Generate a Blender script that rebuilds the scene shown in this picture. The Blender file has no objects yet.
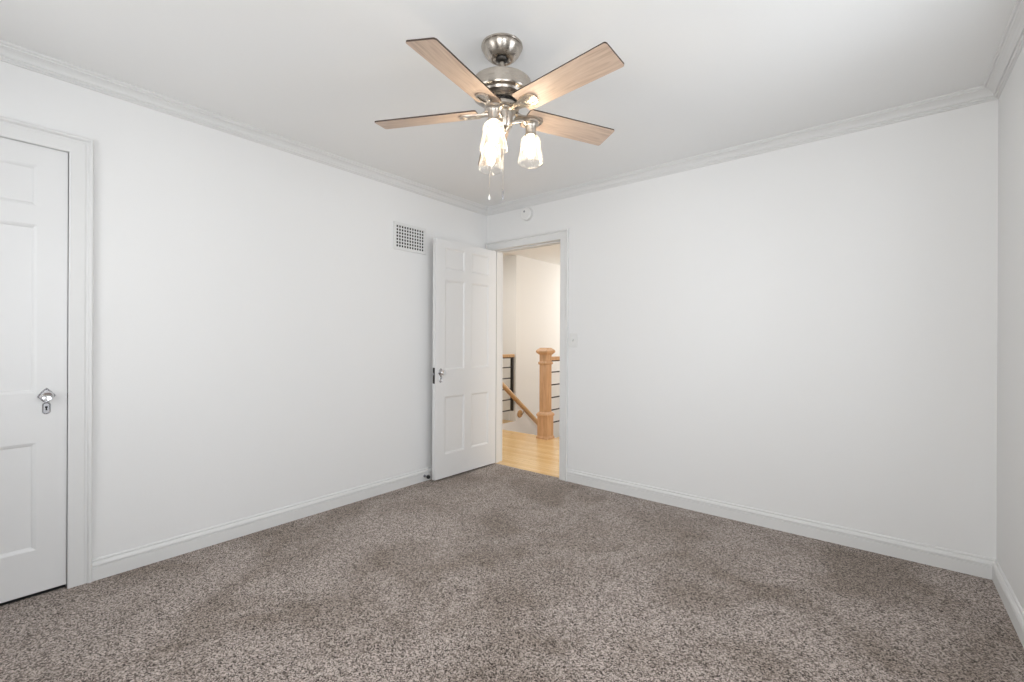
import bpy, bmesh, math, random
from mathutils import Vector, Matrix

random.seed(7)
scene = bpy.context.scene
COL = scene.collection

# ------------------------------------------------------------------ camera
F_PX = 456.0
CAM_H = 1.16
YAW = math.atan2(371.0, F_PX)          # camera turned left of the +Y axis
cam_d = bpy.data.cameras.new('camera')
cam_d.sensor_width = 36.0
cam_d.lens = F_PX / 1024.0 * 36.0
cam_d.clip_start = 0.02
cam = bpy.data.objects.new('camera', cam_d)
COL.objects.link(cam)
ROLL = math.radians(0.25)
cam.matrix_world = (Matrix.Translation((0, 0, CAM_H)) @ Matrix.Rotation(YAW, 4, 'Z') @ Matrix.Rotation(math.pi / 2, 4, 'X')
                    @ Matrix.Rotation(ROLL, 4, 'Z'))
scene.camera = cam

# ------------------------------------------------------------------ light and exposure
scene.view_settings.view_transform = 'Standard'
scene.view_settings.look = 'None'
scene.view_settings.gamma = 1.0
scene.view_settings.use_curve_mapping = False
scene.view_settings.exposure = 0.0

world = bpy.data.worlds.new('world')
scene.world = world
world.use_nodes = True
wn = world.node_tree.nodes
wn['Background'].inputs[0].default_value = (0.80, 0.88, 1.0, 1)
wn['Background'].inputs[1].default_value = 0.2


def area(name, loc, direction, sx, sy, power, col, spread=math.pi):
    d = bpy.data.lights.new(name, 'AREA')
    d.shape = 'RECTANGLE'
    d.size, d.size_y = sx, sy
    d.energy = power
    d.color = col
    d.spread = spread
    o = bpy.data.objects.new(name, d)
    COL.objects.link(o)
    o.location = loc
    o.rotation_euler = Vector(direction).to_track_quat('-Z', 'Y').to_euler()
    return o


# added fill lights at unseen, made-up windows behind and right of the camera
Z0, Z1 = 0.75, 2.15
W_NEAR = [(-2.55, -1.55, Z0, Z1), (-0.75, 0.25, Z0, Z1)]      # x ranges on the near wall
W_RIGHT = [(-0.35, 0.65, Z0, Z1), (1.40, 2.40, Z0, Z1)]       # y ranges on the right wall
DAY = (0.985, 0.99, 0.985)
DAY_R = (0.90, 0.95, 1.0)
P_DAY = {'fill_near_left': 15.5, 'fill_near_right': 36.0, 'fill_right_near': 22.0, 'fill_right_far': 22.0}
area('fill_near_left', (-2.05, -0.66, 1.45), (0, 1, 0), 1.0, 1.4, P_DAY['fill_near_left'], DAY)
area('fill_near_right', (-0.25, -0.66, 1.45), (0, 1, 0), 1.0, 1.4, P_DAY['fill_near_right'], DAY)
area('fill_right_near', (0.60, 0.15, 1.45), (-1, 0, 0), 1.0, 1.4, P_DAY['fill_right_near'], DAY_R)
area('fill_right_far', (0.60, 1.90, 1.45), (-1, 0, 0), 1.0, 1.4, P_DAY['fill_right_far'], DAY_R)
# daylight down the stairwell, plus two added hall lights
WARM = (1.0, 0.97, 0.925)
area('daylight_stairwell', (-3.3, 7.6, 1.6), (-0.12, -1, -0.1), 1.2, 1.6, 33.0, WARM)
area('hall_fill', (-0.4, 4.3, 1.5), (-1, 0, 0), 1.0, 1.6, 24.0, WARM)  # unseen area light added to brighten the hall
area('hall_ceiling_fill', (-3.9, 3.95, 2.39), (0, 0, -1), 0.5, 0.5, 14.0, WARM)  # unseen area light added to lift the landing wall, no fixture


# ------------------------------------------------------------------ materials
def mat(name, color=(0.8, 0.8, 0.8), rough=0.5, metal=0.0, spec=0.5):
    m = bpy.data.materials.new(name)
    m.use_nodes = True
    b = m.node_tree.nodes['Principled BSDF']
    b.inputs['Base Color'].default_value = (*color, 1)
    b.inputs['Roughness'].default_value = rough
    b.inputs['Metallic'].default_value = metal
    b.inputs['Specular IOR Level'].default_value = spec
    return m


def nd(m, typ, **kw):
    n = m.node_tree.nodes.new(typ)
    for k, v in kw.items():
        setattr(n, k, v)
    return n


def lk(m, a, b):
    m.node_tree.links.new(a, b)


def bsdf(m):
    return m.node_tree.nodes['Principled BSDF']


def ramp(m, stops):
    r = nd(m, 'ShaderNodeValToRGB')
    el = r.color_ramp.elements
    while len(el) < len(stops):
        el.new(0.5)
    for e, (p, c) in zip(el, stops):
        e.position = p
        e.color = (*c, 1)
    return r


def paint(name, color, rough, scale, strength, spec=0.4):
    m = mat(name, color, rough, 0, spec)
    tc = nd(m, 'ShaderNodeTexCoord')
    n = nd(m, 'ShaderNodeTexNoise')
    n.inputs['Scale'].default_value = scale
    n.inputs['Detail'].default_value = 3
    bp = nd(m, 'ShaderNodeBump')
    bp.inputs['Strength'].default_value = strength
    bp.inputs['Distance'].default_value = 0.002
    lk(m, tc.outputs['Object'], n.inputs['Vector'])
    lk(m, n.outputs['Fac'], bp.inputs['Height'])
    lk(m, bp.outputs['Normal'], bsdf(m).inputs['Normal'])
    return m


M_WALL = paint('wall_paint', (0.83, 0.83, 0.828), 0.55, 90, 0.12, 0.3)
M_CEIL = paint('ceiling_paint', (0.89, 0.89, 0.885), 0.8, 60, 0.08, 0.2)
M_TRIM = paint('trim_paint', (0.76, 0.76, 0.755), 0.5, 30, 0.04, 0.45)
M_DOOR = paint('door_paint', (0.785, 0.785, 0.785), 0.34, 35, 0.05, 0.45)
M_HALL = paint('hall_paint', (0.84, 0.835, 0.82), 0.6, 80, 0.08, 0.3)
M_PLASTIC = mat('white_plastic', (0.785, 0.785, 0.77), 0.35)
M_DETECTOR = mat('detector_plastic', (0.85, 0.85, 0.84), 0.45)
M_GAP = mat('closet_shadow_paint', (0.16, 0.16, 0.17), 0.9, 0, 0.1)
M_DUCT_SHADE = mat('duct_shade', (0.03, 0.028, 0.026), 0.8, 0, 0.1)  # shade inside the duct put into the colour of a flat sheet
M_BLACK = mat('black_metal', (0.025, 0.022, 0.02), 0.45, 0.3)
M_RUBBER = mat('black_rubber', (0.02, 0.02, 0.02), 0.7)
M_STEEL = mat('old_steel', (0.36, 0.36, 0.38), 0.3, 1.0)
M_ROSE = mat('worn_silver_plate', (0.50, 0.50, 0.52), 0.26, 1.0)
M_SILVER = mat('polished_silver', (0.72, 0.72, 0.74), 0.14, 1.0)
M_KNOBGLASS = mat('knob_chrome', (0.82, 0.82, 0.84), 0.08, 1.0)
M_DARKBALL = mat('dark_bronze', (0.05, 0.045, 0.04), 0.4, 0.8)

# brushed nickel
M_NICKEL = mat('brushed_nickel', (0.50, 0.455, 0.405), 0.27, 1.0)
bsdf(M_NICKEL).inputs['Anisotropic'].default_value = 0.7
bsdf(M_NICKEL).inputs['Anisotropic Rotation'].default_value = 0.25
_tc = nd(M_NICKEL, 'ShaderNodeTexCoord')
_mp = nd(M_NICKEL, 'ShaderNodeMapping')
_mp.inputs['Scale'].default_value = (30, 30, 900)
_nz = nd(M_NICKEL, 'ShaderNodeTexNoise')
_nz.inputs['Scale'].default_value = 1.0
_mr = nd(M_NICKEL, 'ShaderNodeMapRange')
_mr.inputs['To Min'].default_value = 0.20
_mr.inputs['To Max'].default_value = 0.38
lk(M_NICKEL, _tc.outputs['Object'], _mp.inputs['Vector'])
lk(M_NICKEL, _mp.outputs['Vector'], _nz.inputs['Vector'])
lk(M_NICKEL, _nz.outputs['Fac'], _mr.inputs['Value'])
lk(M_NICKEL, _mr.outputs['Result'], bsdf(M_NICKEL).inputs['Roughness'])


def wood(name, c1, c2, c3, stretch, scale, rough, bump=0.03):
    m = mat(name, c2, rough)
    tc = nd(m, 'ShaderNodeTexCoord')
    mp = nd(m, 'ShaderNodeMapping')
    mp.inputs['Scale'].default_value = stretch
    n1 = nd(m, 'ShaderNodeTexNoise')
    n1.inputs['Scale'].default_value = scale
    n1.inputs['Detail'].default_value = 5
    n1.inputs['Distortion'].default_value = 0.6
    r = ramp(m, [(0.28, c1), (0.5, c2), (0.74, c3)])
    bp = nd(m, 'ShaderNodeBump')
    bp.inputs['Strength'].default_value = bump
    bp.inputs['Distance'].default_value = 0.002
    lk(m, tc.outputs['Object'], mp.inputs['Vector'])
    lk(m, mp.outputs['Vector'], n1.inputs['Vector'])
    lk(m, n1.outputs['Fac'], r.inputs['Fac'])
    lk(m, r.outputs['Color'], bsdf(m).inputs['Base Color'])
    lk(m, n1.outputs['Fac'], bp.inputs['Height'])
    lk(m, bp.outputs['Normal'], bsdf(m).inputs['Normal'])
    return m


M_BLADE = wood('fan_blade_wood', (0.46, 0.335, 0.255), (0.58, 0.44, 0.345), (0.66, 0.52, 0.42), (1.2, 16, 4), 7, 0.42)
M_BLADE_EDGE = mat('fan_blade_edge', (0.045, 0.025, 0.016), 0.5)
M_OAK = wood('oak_stain', (0.50, 0.285, 0.145), (0.60, 0.36, 0.20), (0.68, 0.43, 0.26), (9, 9, 1.0), 5, 0.4)
M_OAKRAIL = wood('oak_rail', (0.47, 0.27, 0.115), (0.58, 0.35, 0.16), (0.66, 0.42, 0.21), (9, 9, 3.0), 5, 0.35)

# hardwood planks in the hall, boards running along X
M_PLANK = mat('oak_planks', (0.6, 0.4, 0.2), 0.24)


def make_planks(m):
    tc = nd(m, 'ShaderNodeTexCoord')
    br = nd(m, 'ShaderNodeTexBrick')
    br.offset = 0.37
    br.inputs['Scale'].default_value = 1.0
    br.inputs['Brick Width'].default_value = 0.9
    br.inputs['Row Height'].default_value = 0.057
    br.inputs['Mortar Size'].default_value = 0.0008
    br.inputs['Color1'].default_value = (0.76, 0.50, 0.225, 1)
    br.inputs['Color2'].default_value = (0.86, 0.62, 0.33, 1)
    br.inputs['Mortar'].default_value = (0.33, 0.19, 0.08, 1)
    mp = nd(m, 'ShaderNodeMapping')
    mp.inputs['Scale'].default_value = (2.0, 40, 1)
    n = nd(m, 'ShaderNodeTexNoise')
    n.inputs['Scale'].default_value = 2.5
    n.inputs['Detail'].default_value = 5
    mix = nd(m, 'ShaderNodeMix', data_type='RGBA', blend_type='MULTIPLY')
    mix.inputs['Factor'].default_value = 0.35
    r = ramp(m, [(0.3, (0.62, 0.55, 0.45)), (0.65, (1, 1, 1))])
    lk(m, tc.outputs['Object'], br.inputs['Vector'])
    lk(m, tc.outputs['Object'], mp.inputs['Vector'])
    lk(m, mp.outputs['Vector'], n.inputs['Vector'])
    lk(m, n.outputs['Fac'], r.inputs['Fac'])
    lk(m, br.outputs['Color'], mix.inputs['A'])
    lk(m, r.outputs['Color'], mix.inputs['B'])
    lk(m, mix.outputs['Result'], bsdf(m).inputs['Base Color'])


make_planks(M_PLANK)

# speckled cut-pile carpet
M_CARPET = mat('speckled_carpet', (0.3, 0.25, 0.22), 0.95, 0, 0.05)


def make_carpet(m):
    tc = nd(m, 'ShaderNodeTexCoord')
    warp = nd(m, 'ShaderNodeTexNoise')
    warp.inputs['Scale'].default_value = 60
    warp.inputs['Detail'].default_value = 2
    wm = nd(m, 'ShaderNodeMix', data_type='VECTOR')
    wm.inputs['Factor'].default_value = 0.012
    lk(m, tc.outputs['Object'], warp.inputs['Vector'])
    lk(m, tc.outputs['Object'], wm.inputs['A'])
    lk(m, warp.outputs['Color'], wm.inputs['B'])
    v = nd(m, 'ShaderNodeTexVoronoi')
    v.inputs['Scale'].default_value = 240
    v.inputs['Randomness'].default_value = 1.0
    lk(m, wm.outputs['Result'], v.inputs['Vector'])
    sep = nd(m, 'ShaderNodeSeparateColor')
    lk(m, v.outputs['Color'], sep.inputs['Color'])
    fine = nd(m, 'ShaderNodeTexNoise')
    fine.inputs['Scale'].default_value = 170
    fine.inputs['Detail'].default_value = 3
    fine.inputs['Roughness'].default_value = 0.7
    lk(m, tc.outputs['Object'], fine.inputs['Vector'])
    addn = nd(m, 'ShaderNodeMath', operation='MULTIPLY_ADD')
    addn.inputs[1].default_value = 0.70
    lk(m, sep.outputs['Red'], addn.inputs[0])
    sc2 = nd(m, 'ShaderNodeMath', operation='MULTIPLY')
    sc2.inputs[1].default_value = 0.40
    lk(m, fine.outputs['Fac'], sc2.inputs[0])
    lk(m, sc2.outputs[0], addn.inputs[2])
    r = ramp(m, [(0.25, (0.018, 0.012, 0.009)), (0.38, (0.170, 0.136, 0.119)),
                 (0.60, (0.375, 0.317, 0.283)), (0.84, (0.66, 0.575, 0.53))])
    lk(m, addn.outputs[0], r.inputs['Fac'])
    # trodden nap: broad soft patches where the pile leans another way
    nap = nd(m, 'ShaderNodeTexNoise')
    nap.inputs['Scale'].default_value = 1.9
    nap.inputs['Detail'].default_value = 6
    nap.inputs['Roughness'].default_value = 0.55
    nap.inputs['Distortion'].default_value = 0.4
    lk(m, tc.outputs['Object'], nap.inputs['Vector'])
    nr = ramp(m, [(0.38, (0.66, 0.63, 0.59)), (0.56, (1.0, 1.0, 1.0))])
    lk(m, nap.outputs['Fac'], nr.inputs['Fac'])
    mix = nd(m, 'ShaderNodeMix', data_type='RGBA', blend_type='MULTIPLY')
    mix.inputs['Factor'].default_value = 1.0
    lk(m, r.outputs['Color'], mix.inputs['A'])
    lk(m, nr.outputs['Color'], mix.inputs['B'])
    lk(m, mix.outputs['Result'], bsdf(m).inputs['Base Color'])
    bp = nd(m, 'ShaderNodeBump')
    bp.inputs['Strength'].default_value = 0.8
    bp.inputs['Distance'].default_value = 0.006
    lk(m, addn.outputs[0], bp.inputs['Height'])
    lk(m, bp.outputs['Normal'], bsdf(m).inputs['Normal'])
    bsdf(m).inputs['Sheen Weight'].default_value = 0.35
    bsdf(m).inputs['Sheen Roughness'].default_value = 0.4
    bsdf(m).inputs['Sheen Tint'].default_value = (1.0, 0.93, 0.87, 1)


make_carpet(M_CARPET)


def glass_mat(name, trans=0.72, white=0.12, bump=0.0, tint=(1, 1, 1)):
    m = bpy.data.materials.new(name)
    m.use_nodes = True
    nt = m.node_tree
    nt.nodes.clear()
    out = nd(m, 'ShaderNodeOutputMaterial')
    tr = nd(m, 'ShaderNodeBsdfTransparent')
    tr.inputs['Color'].default_value = (*tint, 1)
    gl = nd(m, 'ShaderNodeBsdfGlossy')
    gl.inputs['Roughness'].default_value = 0.08
    tl = nd(m, 'ShaderNodeBsdfTranslucent')
    tl.inputs['Color'].default_value = (0.95, 0.93, 0.88, 1)
    fr = nd(m, 'ShaderNodeFresnel')
    fr.inputs['IOR'].default_value = 1.3
    m1 = nd(m, 'ShaderNodeMixShader')
    m2 = nd(m, 'ShaderNodeMixShader')
    m1.inputs['Fac'].default_value = white
    lk(m, tr.outputs[0], m1.inputs[1])
    lk(m, tl.outputs[0], m1.inputs[2])
    half = nd(m, 'ShaderNodeMath', operation='MULTIPLY')
    half.inputs[1].default_value = 0.5
    lk(m, fr.outputs[0], half.inputs[0])
    lk(m, half.outputs[0], m2.inputs['Fac'])
    lk(m, m1.outputs[0], m2.inputs[1])
    lk(m, gl.outputs[0], m2.inputs[2])
    lk(m, m2.outputs[0], out.inputs['Surface'])
    if bump:
        tc = nd(m, 'ShaderNodeTexCoord')
        v = nd(m, 'ShaderNodeTexNoise')
        v.inputs['Scale'].default_value = 55
        v.inputs['Detail'].default_value = 2
        b = nd(m, 'ShaderNodeBump')
        b.inputs['Strength'].default_value = bump
        b.inputs['Distance'].default_value = 0.006
        lk(m, tc.outputs['Object'], v.inputs['Vector'])
        lk(m, v.outputs['Fac'], b.inputs['Height'])
        for s in (gl, tl, fr):
            lk(m, b.outputs['Normal'], s.inputs['Normal'])
        # seeded glass: milky where the ripples are thick
        rr = nd(m, 'ShaderNodeMapRange')
        rr.inputs['From Min'].default_value = 0.35
        rr.inputs['From Max'].default_value = 0.7
        rr.inputs['To Min'].default_value = white * 0.5
        rr.inputs['To Max'].default_value = white * 1.7
        lk(m, v.outputs['Fac'], rr.inputs['Value'])
        lk(m, rr.outputs['Result'], m1.inputs['Fac'])
    return m


M_JAR = glass_mat('seeded_jar_glass', white=0.085, bump=0.7)
M_PANE = glass_mat('window_glass', white=0.0)

M_BULB = bpy.data.materials.new('lit_bulb')
M_BULB.use_nodes = True
_b = bsdf(M_BULB)
_b.inputs['Base Color'].default_value = (1, 0.9, 0.75, 1)
_b.inputs['Emission Color'].default_value = (1.0, 0.84, 0.62, 1)
_b.inputs['Emission Strength'].default_value = 50.0


# ------------------------------------------------------------------ mesh helpers
def new_obj(name, bm, mats, parent=None, smooth=None, loc=None, rotz=None):
    me = bpy.data.meshes.new(name)
    bmesh.ops.recalc_face_normals(bm, faces=bm.faces)
    bm.to_mesh(me)
    bm.free()
    if not isinstance(mats, (list, tuple)):
        mats = [mats]
    for m in mats:
        me.materials.append(m)
    o = bpy.data.objects.new(name, me)
    COL.objects.link(o)
    if parent is not None:
        o.parent = parent
    if loc is not None:
        o.location = loc
    if rotz is not None:
        o.rotation_euler = (0, 0, rotz)
    if smooth is not None:
        for p in me.polygons:
            p.use_smooth = True
        me.set_sharp_from_angle(angle=math.radians(smooth))
    return o


def tag(o, label=None, cat=None, group=None, kind=None):
    if label:
        o['label'] = label
    if cat:
        o['category'] = cat
    if group:
        o['group'] = group
    if kind:
        o['kind'] = kind
    return o


def empty(name, loc, rotz=0):
    o = bpy.data.objects.new(name, None)
    COL.objects.link(o)
    o.location = loc
    o.rotation_euler = (0, 0, rotz)
    o.empty_display_size = 0.1
    return o


def quad(bm, pts, mi=0):
    f = bm.faces.new([bm.verts.new(p) for p in pts])
    f.material_index = mi
    return f


def box(bm, x0, x1, y0, y1, z0, z1, bevel=0.0, mi=0):
    b2 = bmesh.new()
    bmesh.ops.create_cube(b2, size=1)
    for v in b2.verts:
        v.co = Vector(((x0 + x1) / 2 + v.co.x * (x1 - x0), (y0 + y1) / 2 + v.co.y * (y1 - y0),
                       (z0 + z1) / 2 + v.co.z * (z1 - z0)))
    if bevel:
        bmesh.ops.bevel(b2, geom=b2.edges[:], offset=bevel, segments=2, affect='EDGES', profile=0.6)
    merge(bm, b2, mi)


def merge(bm, b2, mi=None, mtx=None):
    vm = {}
    for v in b2.verts:
        vm[v] = bm.verts.new(mtx @ v.co if mtx else v.co)
    for f in b2.faces:
        try:
            nf = bm.faces.new([vm[v] for v in f.verts])
            nf.material_index = f.material_index if mi is None else mi
        except ValueError:
            pass
    b2.free()


def lathe(bm, prof, n=32, center=(0, 0, 0), mtx=None, mi=0):
    """prof: list of (r, z); r == 0 closes to a point."""
    rings = []
    for r, z in prof:
        if r < 1e-6:
            p = Vector((0, 0, z))
            rings.append([bm.verts.new((mtx @ p if mtx else p) + Vector(center))])
        else:
            ring = []
            for i in range(n):
                a = 2 * math.pi * i / n
                p = Vector((r * math.cos(a), r * math.sin(a), z))
                ring.append(bm.verts.new((mtx @ p if mtx else p) + Vector(center)))
            rings.append(ring)
    for a, b in zip(rings, rings[1:]):
        for i in range(n):
            j = (i + 1) % n
            if len(a) == 1 and len(b) == 1:
                continue
            if len(a) == 1:
                f = bm.faces.new((a[0], b[i], b[j]))
            elif len(b) == 1:
                f = bm.faces.new((a[i], a[j], b[0]))
            else:
                f = bm.faces.new((a[i], a[j], b[j], b[i]))
            f.material_index = mi


def tube(bm, pts, r, n=10, caps=True, mi=0, flat=1.0):
    pts = [Vector(p) for p in pts]
    rings = []
    up = Vector((0, 0, 1))
    for i, p in enumerate(pts):
        d = (pts[min(i + 1, len(pts) - 1)] - pts[max(i - 1, 0)]).normalized()
        u = up if abs(d.dot(up)) < 0.95 else Vector((1, 0, 0))
        s = d.cross(u).normalized()
        t = s.cross(d).normalized()
        rr = r[i] if isinstance(r, (list, tuple)) else r
        rings.append([bm.verts.new(p + s * rr * math.cos(2 * math.pi * k / n) + t * rr * flat * math.sin(2 * math.pi * k / n))
                      for k in range(n)])
    for a, b in zip(rings, rings[1:]):
        for k in range(n):
            f = bm.faces.new((a[k], a[(k + 1) % n], b[(k + 1) % n], b[k]))
            f.material_index = mi
    if caps:
        for rg in (rings[0], rings[-1]):
            f = bm.faces.new(rg)
            f.material_index = mi


def sheet_with_holes(bm, u0, u1, v0, v1, d0, d1, holes, to3d, mi=0):
    """solid slab u0..u1 x v0..v1, thickness d0..d1, rectangular through holes (u0,u1,v0,v1)."""
    us = sorted({u0, u1, *[h[0] for h in holes], *[h[1] for h in holes]})
    vs = sorted({v0, v1, *[h[2] for h in holes], *[h[3] for h in holes]})
    us = [u for u in us if u0 <= u <= u1]
    vs = [v for v in vs if v0 <= v <= v1]
    cache = {}

    def V(u, v, d):
        k = (round(u, 5), round(v, 5), round(d, 5))
        if k not in cache:
            cache[k] = bm.verts.new(to3d(u, v, d))
        return cache[k]

    def solid(i, j):
        if i < 0 or j < 0 or i >= len(us) - 1 or j >= len(vs) - 1:
            return False
        uc, vc = (us[i] + us[i + 1]) / 2, (vs[j] + vs[j + 1]) / 2
        return not any(h[0] < uc < h[1] and h[2] < vc < h[3] for h in holes)

    for i in range(len(us) - 1):
        for j in range(len(vs) - 1):
            if not solid(i, j):
                continue
            a, b, c, e = us[i], us[i + 1], vs[j], vs[j + 1]
            for d in (d0, d1):
                bm.faces.new((V(a, c, d), V(b, c, d), V(b, e, d), V(a, e, d))).material_index = mi
            for di, dj, p, q in ((-1, 0, (a, c), (a, e)), (1, 0, (b, c), (b, e)), (0, -1, (a, c), (b, c)), (0, 1, (a, e), (b, e))):
                if not solid(i + di, j + dj):
                    bm.faces.new((V(*p, d0), V(*q, d0), V(*q, d1), V(*p, d1))).material_index = mi


def strip(bm, sections, closed=False, cap=True):
    """sections: list of equally long vertex-coordinate lists (closed profiles) swept in order."""
    rs = [[bm.verts.new(p) for p in s] for s in sections]
    n = len(rs[0])
    pairs = list(zip(rs, rs[1:])) + ([(rs[-1], rs[0])] if closed else [])
    for a, b in pairs:
        for k in range(n):
            bm.faces.new((a[k], a[(k + 1) % n], b[(k + 1) % n], b[k]))
    if not closed and cap:
        bm.faces.new(rs[0])
        bm.faces.new(rs[-1])


# ------------------------------------------------------------------ room dimensions
XA, XC = -2.947, 0.435        # left and right wall planes
YB, YD = 3.236, -0.50         # far and near wall planes
ZC = 2.420                    # ceiling height
T = 0.13                      # wall thickness
# doorway in the far wall and the closet in the left wall
DW0, DW1, DWH = -2.869, -2.101, 2.020
CL0, CL1, CLH = -0.371, 0.347, 2.033

# ------------------------------------------------------------------ room shell
bm = bmesh.new()
box(bm, XA - 0.02, XC + 0.02, YD - 0.02, YB + 0.025, -0.05, 0.0)
tag(new_obj('floor', bm, M_CARPET), 'speckled brown and beige cut pile carpet covering the bedroom floor', 'carpet', kind='structure')

bm = bmesh.new()
box(bm, XA - T, XC + T, YD - T, YB + T, ZC, ZC + 0.1)
tag(new_obj('ceiling', bm, M_CEIL), 'flat white ceiling of the bedroom with the fan on it', 'ceiling', kind='structure')

bm = bmesh.new()
sheet_with_holes(bm, YD - T, YB + T, -0.05, ZC, XA - T, XA, [(CL0 - 0.012, CL1 + 0.012, -0.05, CLH + 0.012)], lambda u, v, d: (d, u, v))
tag(new_obj('wall_left', bm, M_WALL), 'white left wall with the closet door and the air vent', 'wall', kind='structure')

bm = bmesh.new()
sheet_with_holes(bm, XA, XC, -0.05, ZC, YB, YB + T, [(DW0 - 0.018, DW1 + 0.018, -0.05, DWH + 0.018)], lambda u, v, d: (u, d, v))
tag(new_obj('wall_far', bm, M_WALL), 'white far wall with the open doorway to the hall', 'wall', kind='structure')

bm = bmesh.new()
sheet_with_holes(bm, YD - T, YB + T, -0.05, ZC, XC, XC + T, W_RIGHT, lambda u, v, d: (d, u, v))
tag(new_obj('wall_right', bm, M_WALL), 'white right wall beside the camera, seen edge-on beyond the far corner', 'wall', kind='structure')

bm = bmesh.new()
sheet_with_holes(bm, XA, XC, -0.05, ZC, YD - T, YD, W_NEAR, lambda u, v, d: (u, d, v))
tag(new_obj('wall_near', bm, M_WALL), 'white wall behind the camera with the added windows', 'wall', kind='structure')


# unseen windows added to supply daylight: frame, meeting rail, panes
def window(name, w, to3d, label):
    a0, a1, z0, z1 = w
    zm = (z0 + z1) / 2
    bm = bmesh.new()
    sheet_with_holes(bm, a0, a1, z0, z1, 0.02, 0.09,
                     [(a0 + 0.05, a1 - 0.05, z0 + 0.05, zm - 0.02), (a0 + 0.05, a1 - 0.05, zm + 0.02, z1 - 0.05)], to3d)
    sheet_with_holes(bm, a0 - 0.09, a1 + 0.09, z0 - 0.09, z1 + 0.09, -0.018, -0.001, [(a0, a1, z0, z1)], to3d)
    o = tag(new_obj(name, bm, M_TRIM), label, 'window', kind='structure')
    bm = bmesh.new()
    sheet_with_holes(bm, a0 + 0.05, a1 - 0.05, z0 + 0.05, z1 - 0.05, 0.053, 0.057, [], to3d)
    new_obj('pane', bm, M_PANE, o)


to_near = lambda u, v, d: (u, YD - d, v)
to_right = lambda u, v, d: (XC + d, u, v)
window('added_window_1', W_NEAR[0], to_near, 'added unseen white sash window in the wall behind the camera, nearer the closet')
window('added_window_2', W_NEAR[1], to_near, 'added unseen white sash window in the wall behind the camera, nearer the right wall')
window('added_window_3', W_RIGHT[0], to_right, 'added unseen white sash window in the right wall beside the camera')
window('added_window_4', W_RIGHT[1], to_right, 'added unseen white sash window in the right wall ahead of the camera')

# crown moulding: one mitred ring
crown = [(0, 0.000), (0.058, 0.000), (0.058, -0.006), (0.055, -0.0095), (0.049, -0.0095), (0.047, -0.012), (0.047, -0.017), (0.042, -0.019),
         (0.032, -0.025), (0.024, -0.033), (0.020, -0.042), (0.0195, -0.045), (0.013, -0.045), (0.013, -0.050), (0.015, -0.053), (0.013, -0.057),
         (0.007, -0.058), (0.007, -0.063), (0, -0.065)]
secs = []
for cx, cy, sx, sy in ((XA, YD, 1, 1), (XC, YD, -1, 1), (XC, YB, -1, -1), (XA, YB, 1, -1)):
    secs.append([(cx + sx * u, cy + sy * u, ZC + v) for u, v in crown])
bm = bmesh.new()
strip(bm, secs, closed=True)
tag(new_obj('trim_1', bm, M_TRIM), 'white crown moulding running along the top of the bedroom walls', 'moulding', kind='structure')

# baseboards
bprof = [(0, -0.01), (0.016, -0.01), (0.016, 0.061), (0.0115, 0.0635), (0.0115, 0.066), (0.017, 0.068), (0.0175, 0.074),
         (0.015, 0.080), (0.011, 0.086), (0.0065, 0.0875), (0.0065, 0.091), (0.0075, 0.094), (0.0055, 0.099), (0.002, 0.101), (0, 0.101)]


def baseboard(name, label, fn, s0, s1, m0, m1):
    """fn(s, u, z) -> point; the ends are mitred by m0/m1 (in units of the profile depth)."""
    bm = bmesh.new()
    strip(bm, [[fn(s0 + m0 * u, u, z) for u, z in bprof], [fn(s1 - m1 * u, u, z) for u, z in bprof]])
    return tag(new_obj(name, bm, M_TRIM), label, 'baseboard', kind='structure')


CW_CL, CW_DW = 0.080, 0.074    # casing widths
baseboard('baseboard_left', 'white baseboard on the left wall between closet casing and corner',
          lambda s, u, z: (XA + u, s, z), CL1 + CW_CL, YB, 0, 1)
baseboard('baseboard_far', 'white baseboard on the far wall right of the doorway',
          lambda s, u, z: (s, YB - u, z), DW1 + CW_DW, XC, 0, 1)
baseboard('baseboard_right', 'white baseboard on the right wall', lambda s, u, z: (XC - u, s, z), YD, YB, 1, 1)
baseboard('baseboard_near', 'white baseboard under the added windows behind the camera', lambda s, u, z: (s, YD + u, z), XA, XC, 1, 1)


# door casings
def casing(name, label, a0, a1, h, width, to3d, left=None):
    W = width
    prof = [(-0.004, 0), (-0.004, 0.012), (0.0, 0.0145), (W * 0.62, 0.0155), (W * 0.70, 0.0125), (W * 0.77, 0.0125), (W * 0.80, 0.019),
            (W * 0.86, 0.0235), (W * 0.95, 0.0235), (W, 0.018), (W, 0)]
    L = left if left is not None else 1.0
    path = [(a0, -0.01, -L, 0), (a0, h, -L, 1), (a1, h, 1, 1), (a1, -0.01, 1, 0)]
    bm = bmesh.new()
    strip(bm, [[to3d(pa + ma * u, pz + mz * u, v) for u, v in prof] for pa, pz, ma, mz in path])
    return tag(new_obj(name, bm, M_TRIM), label, 'casing', kind='structure')


casing('trim_2', 'white moulded casing around the closet door', CL0, CL1, CLH, CW_CL, lambda a, z, v: (XA + v, a, z))
casing('trim_3', 'white moulded casing around the open doorway', DW0, DW1, DWH, CW_DW, lambda a, z, v: (a, YB - v, z))
casing('trim_4', 'white casing on the hall side of the doorway', DW0, DW1, DWH, CW_DW, lambda a, z, v: (a, YB + T + v, z))

# doorway jamb lining with stop
bm = bmesh.new()
sheet_with_holes(bm, DW0 - 0.018, DW1 + 0.018, -0.02, DWH + 0.018, YB, YB + T, [(DW0, DW1, -0.03, DWH)], lambda u, v, d: (u, d, v))
sheet_with_holes(bm, DW0 - 0.001, DW1 + 0.001, -0.02, DWH + 0.001, YB + 0.045, YB + 0.08, [(DW0 + 0.011, DW1 - 0.011, -0.03, DWH - 0.011)], lambda u, v, d: (u, d, v))
tag(new_obj('trim_5', bm, M_TRIM), 'white jamb lining inside the open doorway', 'door frame', kind='structure')
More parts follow.
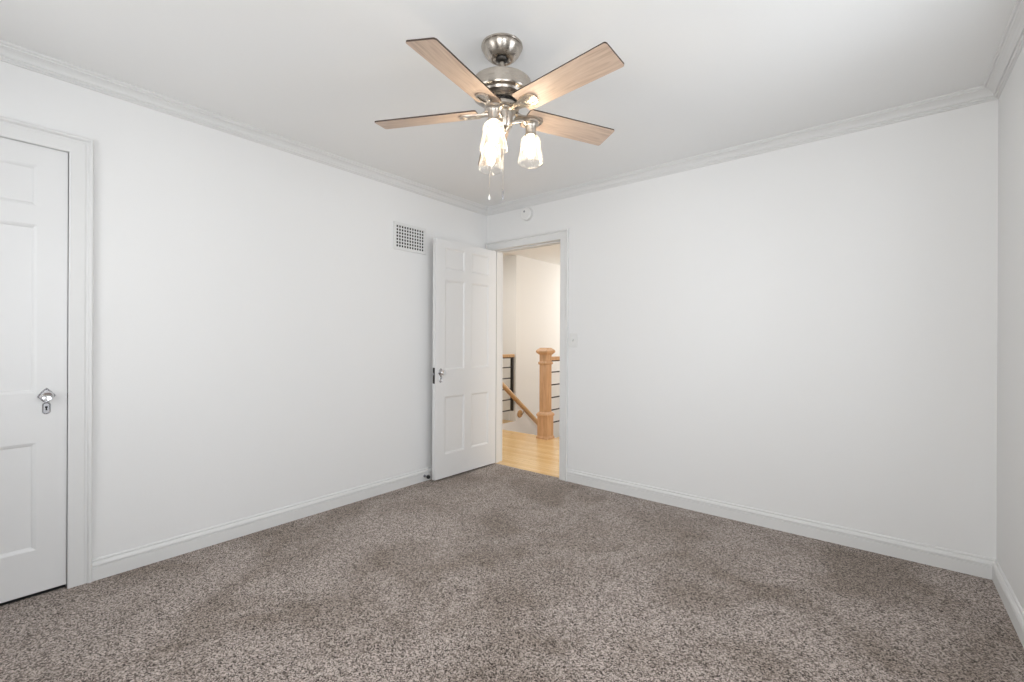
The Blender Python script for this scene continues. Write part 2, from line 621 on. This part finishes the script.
# closet jamb lining
bm = bmesh.new()
sheet_with_holes(bm, CL0 - 0.012, CL1 + 0.012, -0.02, CLH + 0.012, XA - T, XA, [(CL0, CL1, -0.03, CLH)], lambda u, v, d: (d, u, v))
tag(new_obj('trim_6', bm, M_TRIM), 'white jamb lining of the closet doorway', 'door frame', kind='structure')
# closet interior
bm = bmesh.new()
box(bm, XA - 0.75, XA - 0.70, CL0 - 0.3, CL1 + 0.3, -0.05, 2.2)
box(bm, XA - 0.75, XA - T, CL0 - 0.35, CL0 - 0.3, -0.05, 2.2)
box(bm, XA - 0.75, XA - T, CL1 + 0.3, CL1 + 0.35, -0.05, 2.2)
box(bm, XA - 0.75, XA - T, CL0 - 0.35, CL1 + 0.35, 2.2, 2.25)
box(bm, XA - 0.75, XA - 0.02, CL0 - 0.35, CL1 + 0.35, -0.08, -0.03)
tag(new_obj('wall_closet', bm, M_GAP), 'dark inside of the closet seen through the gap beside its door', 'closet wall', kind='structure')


# ------------------------------------------------------------------ doors
def panel_leaf(w, h, t, cols, rows):
    """leaf 0..w x 0..h, thickness y 0..t, sunk moulded panels on both faces."""
    bm = bmesh.new()
    us = sorted({0.0, w, *[c for p in cols for c in p]})
    vs = sorted({0.0, h, *[r for p in rows for r in p]})
    rings = [(0, 0), (0.004, 0.0015), (0.010, 0.004), (0.016, 0.009), (0.019, 0.009)]
    for y, s in ((0.0, 1), (t, -1)):
        for i in range(len(us) - 1):
            for j in range(len(vs) - 1):
                a, b, c, e = us[i], us[i + 1], vs[j], vs[j + 1]
                isp = any(abs(p[0] - a) < 1e-6 and abs(p[1] - b) < 1e-6 for p in cols) and \
                    any(abs(p[0] - c) < 1e-6 and abs(p[1] - e) < 1e-6 for p in rows)
                if not isp:
                    quad(bm, [(a, y, c), (b, y, c), (b, y, e), (a, y, e)])
                    continue
                prev = None
                for ins, dep in rings:
                    cur = [bm.verts.new(p) for p in ((a + ins, y + s * dep, c + ins), (b - ins, y + s * dep, c + ins),
                                                     (b - ins, y + s * dep, e - ins), (a + ins, y + s * dep, e - ins))]
                    if prev:
                        for k in range(4):
                            bm.faces.new((prev[k], prev[(k + 1) % 4], cur[(k + 1) % 4], cur[k]))
                    prev = cur
                bm.faces.new(prev)
    for a, b in ((0, 0), (w, w)):
        quad(bm, [(a, 0, 0), (a, t, 0), (a, t, h), (a, 0, h)])
    for z in (0, h):
        quad(bm, [(0, 0, z), (w, 0, z), (w, t, z), (0, t, z)])
    bmesh.ops.remove_doubles(bm, verts=bm.verts, dist=1e-5)
    return bm


RY = Matrix.Rotation(math.radians(90), 4, 'X')     # lathe axis z -> -y


def knob_set(parent, u, z, t):
    """old knob with scalloped rose and keyhole plate; both faces of the leaf; face at y=0 looks to -y."""
    for y, s in ((0.0, 1), (t, -1)):
        flip = Matrix.Scale(s, 4, (0, 1, 0))
        m = flip @ RY
        # rose: eight-lobed plate
        bm = bmesh.new()
        prev = None
        for rr, d in ((0.0250, 0.0), (0.0250, 0.0025), (0.022, 0.005), (0.019, 0.0035), (0.014, 0.006)):
            ring = []
            for k in range(48):
                a = 2 * math.pi * k / 48
                lobe = 1 + (0.13 * math.cos(4 * a) + 0.05 * math.cos(8 * a) if rr > 0.0185 else 0)
                ring.append(bm.verts.new(m @ Vector((rr * lobe * math.cos(a), rr * 1.22 * lobe * math.sin(a), d)) + Vector((u, y, z))))
            if prev:
                for k in range(48):
                    bm.faces.new((prev[k], prev[(k + 1) % 48], ring[(k + 1) % 48], ring[k]))
            prev = ring
        bm.faces.new(prev)
        rose = new_obj('knob_rose', bm, M_ROSE, parent, 40)
        bm = bmesh.new()
        lathe(bm, [(0.0095, 0.005), (0.008, 0.012), (0.0085, 0.017), (0.013, 0.020), (0.0195, 0.025), (0.0225, 0.031), (0.0215, 0.037),
                   (0.017, 0.041), (0.014, 0.0405), (0.009, 0.0395), (0, 0.039)], 28, (u, y, z), m)
        new_obj('door_knob', bm, M_KNOBGLASS, parent, 50)
        # keyhole plate: stadium with a raised border and dark keyhole
        zc = z - 0.056
        bm = bmesh.new()
        prev = None
        for sc, d in ((1.0, 0.0), (1.0, 0.0025), (0.8, 0.005), (0.66, 0.003)):
            ring = []
            for k in range(40):
                a = 2 * math.pi * k / 40
                cx, cz = 0.0140 * sc * math.cos(a), 0.0140 * sc * math.sin(a)
                cz += 0.0135 * (1 if math.sin(a) > 0 else -1)
                ring.append(bm.verts.new(m @ Vector((cx, cz, d)) + Vector((u, y, zc))))
            if prev:
                for k in range(40):
                    bm.faces.new((prev[k], prev[(k + 1) % 40], ring[(k + 1) % 40], ring[k]))
            prev = ring
        bm.faces.new(prev)
        plate = new_obj('keyhole_plate', bm, M_ROSE, parent, 40)
        bm = bmesh.new()
        lathe(bm, [(0.0048, 0.0031), (0.0048, 0.0040), (0, 0.0040)], 16, (u, y, zc + 0.004), m)
        b2 = bmesh.new()
        box(b2, -0.0024, 0.0024, -0.014, 0.002, 0.0031, 0.0039)
        merge(bm, b2, 0, Matrix.Translation((u, y, zc + 0.004)) @ m)
        tag(new_obj('keyhole', bm, M_RUBBER, plate), 'dark keyhole')


ROWS = [(0.193, 0.676), (0.898, 1.655), (1.738, 1.922)]
# closet door (shut), leaf runs along Y in the left wall, face towards +X
CW = CL1 - CL0 - 0.009
bm = panel_leaf(CW, 2.011, 0.035, [(0.100, 0.31), (0.399, CW - 0.099)], [(r0 + 0.0, r1 + 0.0) for r0, r1 in ROWS])
d1 = new_obj('door_1', bm, M_DOOR, None, None, (XA - 0.004, CL0 + 0.003, 0.018), math.pi / 2)
tag(d1, 'white panelled closet door at the left edge, shut with a dark gap', 'door', kind='structure')
knob_set(d1, CW - 0.068, 0.884, 0.035)
bm = bmesh.new()
box(bm, CW - 0.001, CW + 0.004, 0.002, 0.016, 0.868, 0.888, 0.001)
tag(new_obj('latch', bm, M_BLACK, d1), 'dark latch bolt in the gap')

# bedroom door (open against the left wall)
DWID = 0.735
bm = panel_leaf(DWID, 1.982, 0.035, [(0.096, 0.322), (0.402, 0.632)], ROWS)
d2 = new_obj('door_2', bm, M_DOOR, None, None, (DW0 + 0.012, YB - 0.008, 0.018), -math.pi / 2 - math.radians(0.9))
# local x -> -Y, local y -> +X ... leaf lies on the wall side
tag(d2, 'white six panel bedroom door standing open beside the doorway', 'door', kind='structure')
knob_set(d2, DWID - 0.058, 0.880, 0.035)
bm = bmesh.new()
box(bm, DWID - 0.001, DWID + 0.0025, 0.006, 0.029, 0.790, 0.920, 0.0008)
lp = tag(new_obj('latch_plate', bm, M_BLACK, d2), 'dark metal latch plate on the door edge')
bm = bmesh.new()
box(bm, DWID + 0.002, DWID + 0.010, 0.011, 0.024, 0.858, 0.876, 0.0015)
new_obj('latch', bm, M_STEEL, lp)


# ------------------------------------------------------------------ ceiling fan
FX, FY = -1.2685, 1.483
fan = empty('ceiling_fan', (FX, FY, ZC))
tag(fan, 'brushed nickel ceiling fan with five wooden blades and three lit glass jars', 'ceiling fan')

bm = bmesh.new()
lathe(bm, [(0.020, -0.0005), (0.088, -0.0005), (0.0885, -0.006), (0.086, -0.009), (0.083, -0.010), (0.0838, -0.014), (0.0825, -0.019), (0.078, -0.028),
           (0.070, -0.039), (0.060, -0.049), (0.051, -0.055), (0.045, -0.057), (0.038, -0.056), (0.033, -0.050), (0.031, -0.042), (0.0, -0.042)], 48)
new_obj('canopy', bm, M_NICKEL, fan, 35)
bm = bmesh.new()
lathe(bm, [(0.0, -0.040), (0.020, -0.042), (0.026, -0.050), (0.024, -0.058), (0.016, -0.064), (0.0105, -0.067)], 28)
tag(new_obj('hanger_ball', bm, M_DARKBALL, fan, 50), 'dark hanger ball')
bm = bmesh.new()
lathe(bm, [(0.0105, -0.060), (0.0105, -0.140)], 20)
lathe(bm, [(0.0105, -0.122), (0.016, -0.124), (0.018, -0.138), (0.024, -0.146)], 20)
new_obj('downrod', bm, M_NICKEL, fan, 40)
bm = bmesh.new()
lathe(bm, [(0.0, -0.143), (0.07, -0.143), (0.118, -0.145), (0.1245, -0.148), (0.1265, -0.153), (0.1265, -0.200), (0.124, -0.205), (0.112, -0.207),
           (0.108, -0.209), (0.105, -0.218), (0.095, -0.227), (0.080, -0.233), (0.072, -0.235), (0.0, -0.235)], 56)
mh = new_obj('motor_housing', bm, M_NICKEL, fan, 20)
bm = bmesh.new()
lathe(bm, [(0.0, -0.236), (0.066, -0.236), (0.066, -0.246), (0.0, -0.246)], 40)
tag(new_obj('vent_ring', bm, M_BLACK, mh, 35), 'dark gap ring under the motor')
bm = bmesh.new()
lathe(bm, [(0.0, -0.246), (0.070, -0.246), (0.073, -0.250), (0.073, -0.262), (0.068, -0.266), (0.0, -0.266)], 44)
new_obj('flywheel', bm, M_NICKEL, fan, 35)

BZ = -0.272          # blade plane
PITCH = math.radians(12)


def blade_mesh():
    """blade along +x, pitched about its own axis; 0 wood underside, 1 dark edge and top."""
    bm = bmesh.new()
    r0, r1, w0, w1, th, rad = 0.112, 0.562, 0.058, 0.0625, 0.006, 0.010
    pts = []

    def corner(cx, cy, a0):
        for k in range(5):
            a = a0 + math.radians(90) * k / 4
            pts.append((cx + rad * math.cos(a), cy + rad * math.sin(a)))
    corner(r1 - rad, w1 - rad, 0)
    corner(r0 + rad, w0 - rad, math.radians(90))
    corner(r0 + rad, -w0 + rad, math.radians(180))
    corner(r1 - rad, -w1 + rad, math.radians(270))
    rot = Matrix.Rotation(-PITCH, 4, 'X')
    lo = [bm.verts.new(rot @ Vector((x, y, 0)) + Vector((0, 0, BZ))) for x, y in pts]
    lo2 = [bm.verts.new(rot @ Vector((x, y, th)) + Vector((0, 0, BZ))) for x, y in pts]
    bm.faces.new(lo).material_index = 0
    bm.faces.new(lo2).material_index = 1
    n = len(pts)
    for k in range(n):
        bm.faces.new((lo[k], lo[(k + 1) % n], lo2[(k + 1) % n], lo2[k])).material_index = 1
    return bm


def iron_mesh():
    """nickel blade iron: arm from the flywheel and a round-nosed open loop plate under the blade."""
    bm = bmesh.new()
    rot = Matrix.Rotation(-PITCH, 4, 'X')
    off = Vector((0, 0, BZ - 0.0035))
    # loop plate (outer round nosed, inner slot)
    outer, inner = [], []
    N = 28
    for k in range(N + 1):
        a = -math.pi / 2 + math.pi * k / N
        outer.append((0.168 + 0.028 * math.cos(a), 0.031 * math.sin(a)))
        inner.append((0.165 + 0.021 * math.cos(a), 0.023 * math.sin(a)))
    outer = [(0.066, -0.017), (0.105, -0.020), (0.135, -0.029)] + outer + [(0.135, 0.029), (0.105, 0.020), (0.066, 0.017)]
    inner = [(0.122, -0.004), (0.124, -0.012), (0.140, -0.021)] + inner + [(0.140, 0.021), (0.124, 0.012), (0.122, 0.004)]
    n = len(outer)
    lays = []
    for dz in (-0.004, 0.003):
        lays.append(([bm.verts.new(rot @ Vector((x, y, dz)) + off) for x, y in outer],
                     [bm.verts.new(rot @ Vector((x, y, dz)) + off) for x, y in inner]))
    for o_, i_ in lays:
        for k in range(n):
            bm.faces.new((o_[k], o_[(k + 1) % n], i_[(k + 1) % n], i_[k]))
    bm.faces.new([bm.verts.new(rot @ Vector((x, y, 0.0)) + off) for x, y in inner])      # recessed centre
    for idx in (0, 1):
        a, b = lays[0][idx], lays[1][idx]
        for k in range(n):
            bm.faces.new((a[k], a[(k + 1) % n], b[(k + 1) % n], b[k]))
    # curved arm up to the flywheel
    tube(bm, [(0.050, 0, BZ + 0.012), (0.072, 0, BZ + 0.008), (0.095, 0, BZ - 0.001), (0.125, 0, BZ - 0.004)], [0.014, 0.014, 0.013, 0.010], 12, True, 0, 0.5)
    return bm


AZ0 = math.radians(-6)
SAG = (0.0, -0.5, 1.0, 1.9, 1.8)          # the blades hang a little unevenly
blade_src = iron_src = None
for k in range(5):
    if blade_src is None:
        b = blade_src = new_obj('blade', blade_mesh(), [M_BLADE, M_BLADE_EDGE], fan)
        i_ = iron_src = new_obj('blade_iron', iron_mesh(), M_NICKEL, b, 40)
    else:
        b = blade_src.copy()
        COL.objects.link(b)
        b.parent = fan
        i_ = iron_src.copy()
        COL.objects.link(i_)
        i_.parent = b
    b.rotation_euler = (0, math.radians(SAG[k]), AZ0 + k * math.radians(72) - math.radians(0.5 if k == 2 else 0))

for o in fan.children:
    o.location.z -= {'canopy': 0.0, 'hanger_ball': 0.003}.get(o.name.split('.')[0], 0.011)
KIT_DZ = -0.004

# light kit
bm = bmesh.new()
lathe(bm, [(0.0, -0.266), (0.052, -0.266), (0.054, -0.272), (0.050, -0.278), (0.038, -0.282), (0.036, -0.300), (0.036, -0.335), (0.030, -0.346),
           (0.016, -0.352), (0.009, -0.358), (0.009, -0.366), (0.005, -0.371), (0.0, -0.372)], 36)
kit = new_obj('light_fitter', bm, M_NICKEL, fan, 35, (0.008, 0.0065, KIT_DZ))
view_az = YAW + math.pi / 2 + math.pi                 # direction from the fan back to the camera
JR = 0.117
jar_prof = [(0.0235, 0.000), (0.027, -0.005), (0.037, -0.012), (0.042, -0.021), (0.0445, -0.040), (0.0435, -0.050), (0.048, -0.070), (0.053, -0.095),
            (0.0560, -0.110), (0.0555, -0.118), (0.052, -0.123)]
bulb_prof = [(0.012, 0.004), (0.012, -0.012), (0.0135, -0.022), (0.017, -0.036), (0.019, -0.052), (0.0185, -0.068), (0.015, -0.082), (0.008, -0.091), (0, -0.093)]
first = None
for th in (-20, 100, 211):
    a = view_az + math.radians(th)
    jx, jy = JR * math.cos(a), JR * math.sin(a)
    # arm and socket: sub-parts of the fitter
    bm = bmesh.new()
    c, s = math.cos(a), math.sin(a)
    tube(bm, [(0.028 * c, 0.028 * s, -0.322), (0.055 * c, 0.055 * s, -0.312), (0.085 * c, 0.085 * s, -0.308), (JR * c, JR * s, -0.316)], 0.0085, 12)
    new_obj('arm', bm, M_NICKEL, kit, 50)
    bm = bmesh.new()
    lathe(bm, [(0.0, -0.304), (0.030, -0.306), (0.035, -0.311), (0.035, -0.318), (0.026, -0.324), (0.0225, -0.332), (0.0225, -0.362), (0.026, -0.366), (0.026, -0.372),
               (0.016, -0.373), (0.0, -0.368)], 28, (jx, jy, 0))
    new_obj('socket', bm, M_NICKEL, kit, 40)
    bm = bmesh.new()
    lathe(bm, jar_prof, 40, (jx, jy, -0.368))
    sh = tag(new_obj('lamp_shade', bm, M_JAR, fan, 60, (0.008, 0.0065, KIT_DZ)), 'clear rippled glass jar shade')
    bm = bmesh.new()
    lathe(bm, bulb_prof, 24, (jx, jy, -0.372))
    tag(new_obj('bulb', bm, M_BULB, sh, 60), 'lit warm bulb')


# pull chains
def pull_chain(x, y, z0, z1, fob, mfob, lab):
    bm = bmesh.new()
    n = int((z0 - z1) / 0.0052)
    for k in range(n):
        b2 = bmesh.new()
        bmesh.ops.create_icosphere(b2, subdivisions=1, radius=0.0017)
        merge(bm, b2, 0, Matrix.Translation((x, y, z0 - (k + 0.5) * (z0 - z1) / n)))
    tube(bm, [(x, y, z0), (x, y, z1)], 0.0005, 5)
    ch = new_obj('pull_chain', bm, M_NICKEL, fan, 60)
    bm = bmesh.new()
    lathe(bm, [(r, z1 + dz) for r, dz in fob], 16, (x, y, 0))
    tag(new_obj('chain_fob', bm, mfob, ch, 50), lab)


rx, ry = math.cos(YAW), math.sin(YAW)
pull_chain(-0.052 * rx, -0.052 * ry, -0.345, -0.635,
           [(0, 0.002), (0.002, 0), (0.002, -0.006), (0.0042, -0.009), (0.0060, -0.015), (0.0042, -0.021), (0, -0.023)], M_PLASTIC, 'white ball fob')
pull_chain(0.007 * rx + 0.02 * ry, 0.007 * ry - 0.02 * rx, -0.350, -0.620,
           [(0, 0.002), (0.003, 0), (0.0045, -0.008), (0.0035, -0.02), (0.005, -0.036), (0.004, -0.041), (0, -0.042)], M_STEEL, 'slim metal fob')

# ------------------------------------------------------------------ air vent on the left wall
vent = empty('air_vent', (XA, 2.318, 1.978))
tag(vent, 'white square-holed air vent grille high on the left wall', 'air vent')
VW, VH = 0.318, 0.214
bm = bmesh.new()
gw, gh, pit, hole = 0.2780, 0.172, 0.0252, 0.0165
sheet_with_holes(bm, -VW / 2, VW / 2, -VH / 2, VH / 2, 0.001, 0.011, [(-gw / 2 - 0.001, gw / 2 + 0.001, -gh / 2 - 0.003, gh / 2 + 0.003)], lambda u, v, d: (d, u, v))
new_obj('frame', bm, M_TRIM, vent)
bm = bmesh.new()
holes = []
for i in range(11):
    for j in range(7):
        cu, cv = (i - 5) * pit, (j - 3) * pit
        holes.append((cu - hole / 2, cu + hole / 2, cv - hole / 2, cv + hole / 2))
sheet_with_holes(bm, -gw / 2 - 0.001, gw / 2 + 0.001, -gh / 2 - 0.003, gh / 2 + 0.003, 0.0035, 0.0075, holes, lambda u, v, d: (d, u, v))
new_obj('grille', bm, M_TRIM, vent)
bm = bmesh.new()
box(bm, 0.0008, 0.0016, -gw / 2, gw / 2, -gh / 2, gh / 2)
tag(new_obj('duct_shade_sheet', bm, M_DUCT_SHADE, vent), 'dark sheet painted as the shade behind the holes')

# ------------------------------------------------------------------ smoke detector on the far wall
sd = empty('smoke_detector', (-2.458, YB, 2.290))
tag(sd, 'round white smoke detector on the far wall above the doorway', 'smoke detector')
bm = bmesh.new()
lathe(bm, [(0.0, 0.0005), (0.060, 0.0005), (0.060, 0.008), (0.058, 0.010)], 40, (0, 0, 0), RY)
new_obj('base', bm, M_DETECTOR, sd, 40)
bm = bmesh.new()
lathe(bm, [(0.055, 0.010), (0.057, 0.022), (0.054, 0.030), (0.046, 0.034), (0.044, 0.032), (0.038, 0.032), (0.036, 0.035), (0.0, 0.037)], 40, (0, 0, 0), RY)
new_obj('cover', bm, M_DETECTOR, sd, 40)
bm = bmesh.new()
lathe(bm, [(0.009, 0.036), (0.009, 0.039), (0.0, 0.0395)], 20, (-0.012, 0, 0.018), RY)
tag(new_obj('test_button', bm, M_STEEL, sd, 40), 'small grey test button')

# ------------------------------------------------------------------ light switch right of the doorway
sw = empty('light_switch', (-1.978, YB, 1.168))
tag(sw, 'white toggle light switch plate right of the doorway', 'light switch')
bm = bmesh.new()
box(bm, -0.035, 0.035, -0.006, -0.0005, -0.0575, 0.0575, 0.002)
new_obj('plate', bm, M_PLASTIC, sw)
bm = bmesh.new()
b2 = bmesh.new()
box(b2, -0.005, 0.005, -0.010, 0.004, -0.011, 0.011, 0.0015)
merge(bm, b2, 0, Matrix.Translation((0, -0.007, 0.002)) @ Matrix.Rotation(math.radians(25), 4, 'X'))
new_obj('toggle', bm, M_PLASTIC, sw)
for dz in (-0.03, 0.03):
    bm = bmesh.new()
    lathe(bm, [(0.0032, 0.0058), (0.0032, 0.0066), (0, 0.0072)], 12, (0, 0, dz), RY)
    new_obj('screw', bm, M_PLASTIC, sw)

# ------------------------------------------------------------------ door stop on the left baseboard
ds = empty('door_stop', (XA + 0.016, 2.466, 0.044))
tag(ds, 'small door stop with black tip on the left baseboard behind the open door', 'door stop')
RX = Matrix.Rotation(math.radians(90), 4, 'Y')
bm = bmesh.new()
lathe(bm, [(0.0, 0.0002), (0.011, 0.0002), (0.011, 0.004), (0.0045, 0.007), (0.0045, 0.040), (0, 0.040)], 16, (0, 0, 0), RX)
new_obj('shaft', bm, M_STEEL, ds, 40)
bm = bmesh.new()
lathe(bm, [(0.0, 0.036), (0.011, 0.036), (0.0145, 0.041), (0.0145, 0.054), (0.011, 0.059), (0, 0.060)], 16, (0, 0, 0), RX)
tag(new_obj('tip', bm, M_RUBBER, ds, 40), 'black rubber tip')

# ------------------------------------------------------------------ hall beyond the doorway
YH = YB + T
SX0, SX1, SY0 = -4.13, -3.06, 4.575      # stairwell opening
HX0, HX1, HY1 = -5.6, -0.2, 7.9
YW2 = 5.17
HZC = 2.41
bm = bmesh.new()
cells = [(HX0, HX1, YB + 0.024, SY0), (HX0, SX0, SY0, YW2), (SX1, HX1, SY0, HY1)]
for x0, x1, y0, y1 in cells:
    box(bm, x0, x1, y0, y1, -0.05, -0.004)
bmesh.ops.remove_doubles(bm, verts=bm.verts, dist=1e-5)
tag(new_obj('floor_hall', bm, M_PLANK), 'honey oak plank floor of the hall beyond the doorway', 'floor', kind='structure')
bm = bmesh.new()
box(bm, HX0, HX1, YH, HY1, HZC, HZC + 0.1)
tag(new_obj('ceiling_hall', bm, M_HALL), 'cream ceiling of the hall', 'ceiling', kind='structure')
# stairwell wall beyond the rail, and the side wall left of it
bm = bmesh.new()
box(bm, SX0 - 0.12, SX0, YW2, HY1, -2.7, HZC)
box(bm, SX0 - 0.12, SX0, SY0 - 0.02, YW2, -2.7, -0.052)
box(bm, SX0 - 0.012, SX0 + 0.004, SY0, YW2, -0.25, -0.003)
tag(new_obj('wall_stairwell', bm, M_HALL), 'cream stairwell wall behind the newel post', 'wall', kind='structure')
bm = bmesh.new()
box(bm, HX0, SX0 - 0.12, YW2, YW2 + 0.12, -0.05, HZC)
tag(new_obj('wall_landing', bm, M_HALL), 'cream wall at the end of the landing left of the stairwell', 'wall', kind='structure')
bm = bmesh.new()
box(bm, HX0 - 0.1, HX0, YH, YW2, -0.05, HZC)
tag(new_obj('wall_hall_left', bm, M_HALL), 'cream left end wall of the hall', 'wall', kind='structure')
bm = bmesh.new()
box(bm, HX1, HX1 + 0.1, YH, HY1, -0.05, HZC)
tag(new_obj('wall_hall_right', bm, M_HALL), 'cream right end wall of the hall', 'wall', kind='structure')
bm = bmesh.new()
box(bm, SX0, HX1, HY1, HY1 + 0.1, -2.7, HZC)
tag(new_obj('wall_hall_far', bm, M_HALL), 'cream far wall of the stairwell', 'wall', kind='structure')
bm = bmesh.new()
box(bm, SX0 - 0.5, XA, YH - 0.01, YH, -0.05, HZC)
box(bm, HX0, SX0 - 0.5, YH - 0.01, YH, -0.05, HZC)
tag(new_obj('wall_hall_near', bm, M_HALL), 'cream near wall of the hall beside the doorway', 'wall', kind='structure')
bm = bmesh.new()
box(bm, HX0, SX0 - 0.12, YW2 - 0.014, YW2 - 0.001, -0.004, 0.10, 0.003)
tag(new_obj('baseboard_hall', bm, M_TRIM), 'white baseboard at the end of the landing', 'baseboard', kind='structure')

# stairs going down away from the hall
NST, RISE, RUN = 11, 0.19, 0.262
st = tag(empty('staircase', (0, 0, 0)), 'oak staircase going down behind the newel post', 'stairs', kind='structure')
for k in range(NST):
    bm = bmesh.new()
    y0 = SY0 + k * RUN
    box(bm, SX0 + 0.004, SX1 - 0.002, y0 + 0.002, y0 + RUN + 0.03, -(k + 1) * RISE - 0.03, -(k + 1) * RISE, 0.004)
    new_obj('tread', bm, M_OAK, st)
    bm = bmesh.new()
    box(bm, SX0 + 0.004, SX1 - 0.002, y0 - 0.016, y0 - 0.001, -(k + 1) * RISE, -k * RISE - 0.032 - (0.02 if k == 0 else 0))
    new_obj('riser', bm, M_TRIM, st)
bm = bmesh.new()
box(bm, SX1, SX1 + 0.1, SY0, HY1, -2.7, -0.051)
tag(new_obj('wall_stair_side', bm, M_HALL), 'cream wall under the right side of the stairwell', 'wall', kind='structure')

# newel post
NX, NY = -3.140, 4.500
nw = empty('newel_post', (NX, NY, -0.004))
tag(nw, 'tall square oak newel post at the head of the stairs', 'newel post')


def sq(bm, levels):
    secs = [[(-h, -h, z), (h, -h, z), (h, h, z), (-h, h, z)] for h, z in levels]
    strip(bm, secs)


bm = bmesh.new()
sq(bm, [(0.0515, 0.02), (0.0515, 0.93)])
new_obj('shaft', bm, M_OAK, nw)
bm = bmesh.new()
sq(bm, [(0.079, 0.0), (0.079, 0.018), (0.075, 0.022), (0.072, 0.030), (0.069, 0.032), (0.069, 0.265), (0.074, 0.268), (0.078, 0.275), (0.078, 0.290), (0.070, 0.303),
        (0.056, 0.318), (0.0515, 0.320)])
new_obj('plinth', bm, M_OAK, nw)
bm = bmesh.new()
sq(bm, [(0.0515, 0.882), (0.060, 0.888), (0.064, 0.895), (0.064, 0.910), (0.058, 0.918), (0.0515, 0.92)])
new_obj('collar', bm, M_OAK, nw)
bm = bmesh.new()
sq(bm, [(0.052, 0.92), (0.052, 1.000), (0.066, 1.012), (0.079, 1.026), (0.083, 1.034), (0.083, 1.050), (0.074, 1.062), (0.060, 1.072), (0.050, 1.082), (0.046, 1.084)])
new_obj('cap', bm, M_OAK, nw)


# guard railings: wood top rail, black rods, black end bar
def guard(name, label, x, y0, y1, zt, zs, end_bar, rail_mat):
    g = empty(name, (x, y0, -0.004))
    tag(g, label, 'railing')
    L = y1 - y0
    bm = bmesh.new()
    box(bm, -0.032, 0.032, 0, L, zt - 0.045, zt, 0.008)
    new_obj('top_rail', bm, rail_mat, g)
    bm = bmesh.new()
    box(bm, -0.016, 0.016, 0, L, zt - 0.058, zt - 0.044)
    tag(new_obj('rail_channel', bm, M_BLACK, g), 'black metal bar under the rail')
    for z in zs:
        bm = bmesh.new()
        tube(bm, [(0, 0, z), (0, L, z)], 0.0085, 10)
        new_obj('rod', bm, M_BLACK, g, 50)
    for yy in end_bar:
        bm = bmesh.new()
        box(bm, -0.019, 0.019, yy - 0.008, yy + 0.022, zs[0] - 0.012, zt - 0.044, 0.002)
        new_obj('post', bm, M_BLACK, g)
    return g


RZ = [0.168, 0.322, 0.475, 0.630, 0.785]
guard('guard_railing', 'oak topped guard railing with black rods right of the newel post', NX, NY + 0.0825, HY1 - 0.2, 0.975, RZ, [3.2], M_OAK)
guard('guard_railing', 'oak topped guard railing with black rods at the left end of the stairwell', SX0 - 0.03, 3.75, YW2 - 0.03, 0.975, RZ,
      [YW2 - 0.03 - 3.75 - 0.03, 0.0], M_OAKRAIL)

# sloping stair handrail on the stairwell wall
sl = math.tan(math.radians(37.5))
hr = empty('stair_handrail', (SX0 + 0.075, 5.16, 0.270))
tag(hr, 'sloping oak handrail going down the stairwell wall with round bracket', 'handrail')
bm = bmesh.new()
d0, d1_ = -0.62, 2.2
prof = [(-0.024, -0.032), (0.024, -0.032), (0.030, -0.010), (0.030, 0.012), (0.021, 0.030), (0.0, 0.037), (-0.021, 0.030), (-0.030, 0.012), (-0.030, -0.010)]
strip(bm, [[(u, d, -sl * d + v) for u, v in prof] for d in (d0, d1_)])
new_obj('rail', bm, M_OAKRAIL, hr, 50)
for dd in (0.10, 1.5):
    bm = bmesh.new()
    lathe(bm, [(0.0, 0.001), (0.056, 0.001), (0.058, 0.008), (0.053, 0.016), (0.032, 0.022), (0.0, 0.024)], 24, (-0.075, dd, -sl * dd - 0.10), RX)
    br = new_obj('rosette', bm, M_OAKRAIL, hr, 40)
    bm = bmesh.new()
    tube(bm, [(-0.055, dd, -sl * dd - 0.10), (-0.02, dd, -sl * dd - 0.098), (0.0, dd, -sl * dd - 0.075), (0, dd, -sl * dd - 0.018)], 0.007, 10)
    new_obj('bracket_arm', bm, M_NICKEL, br, 50)
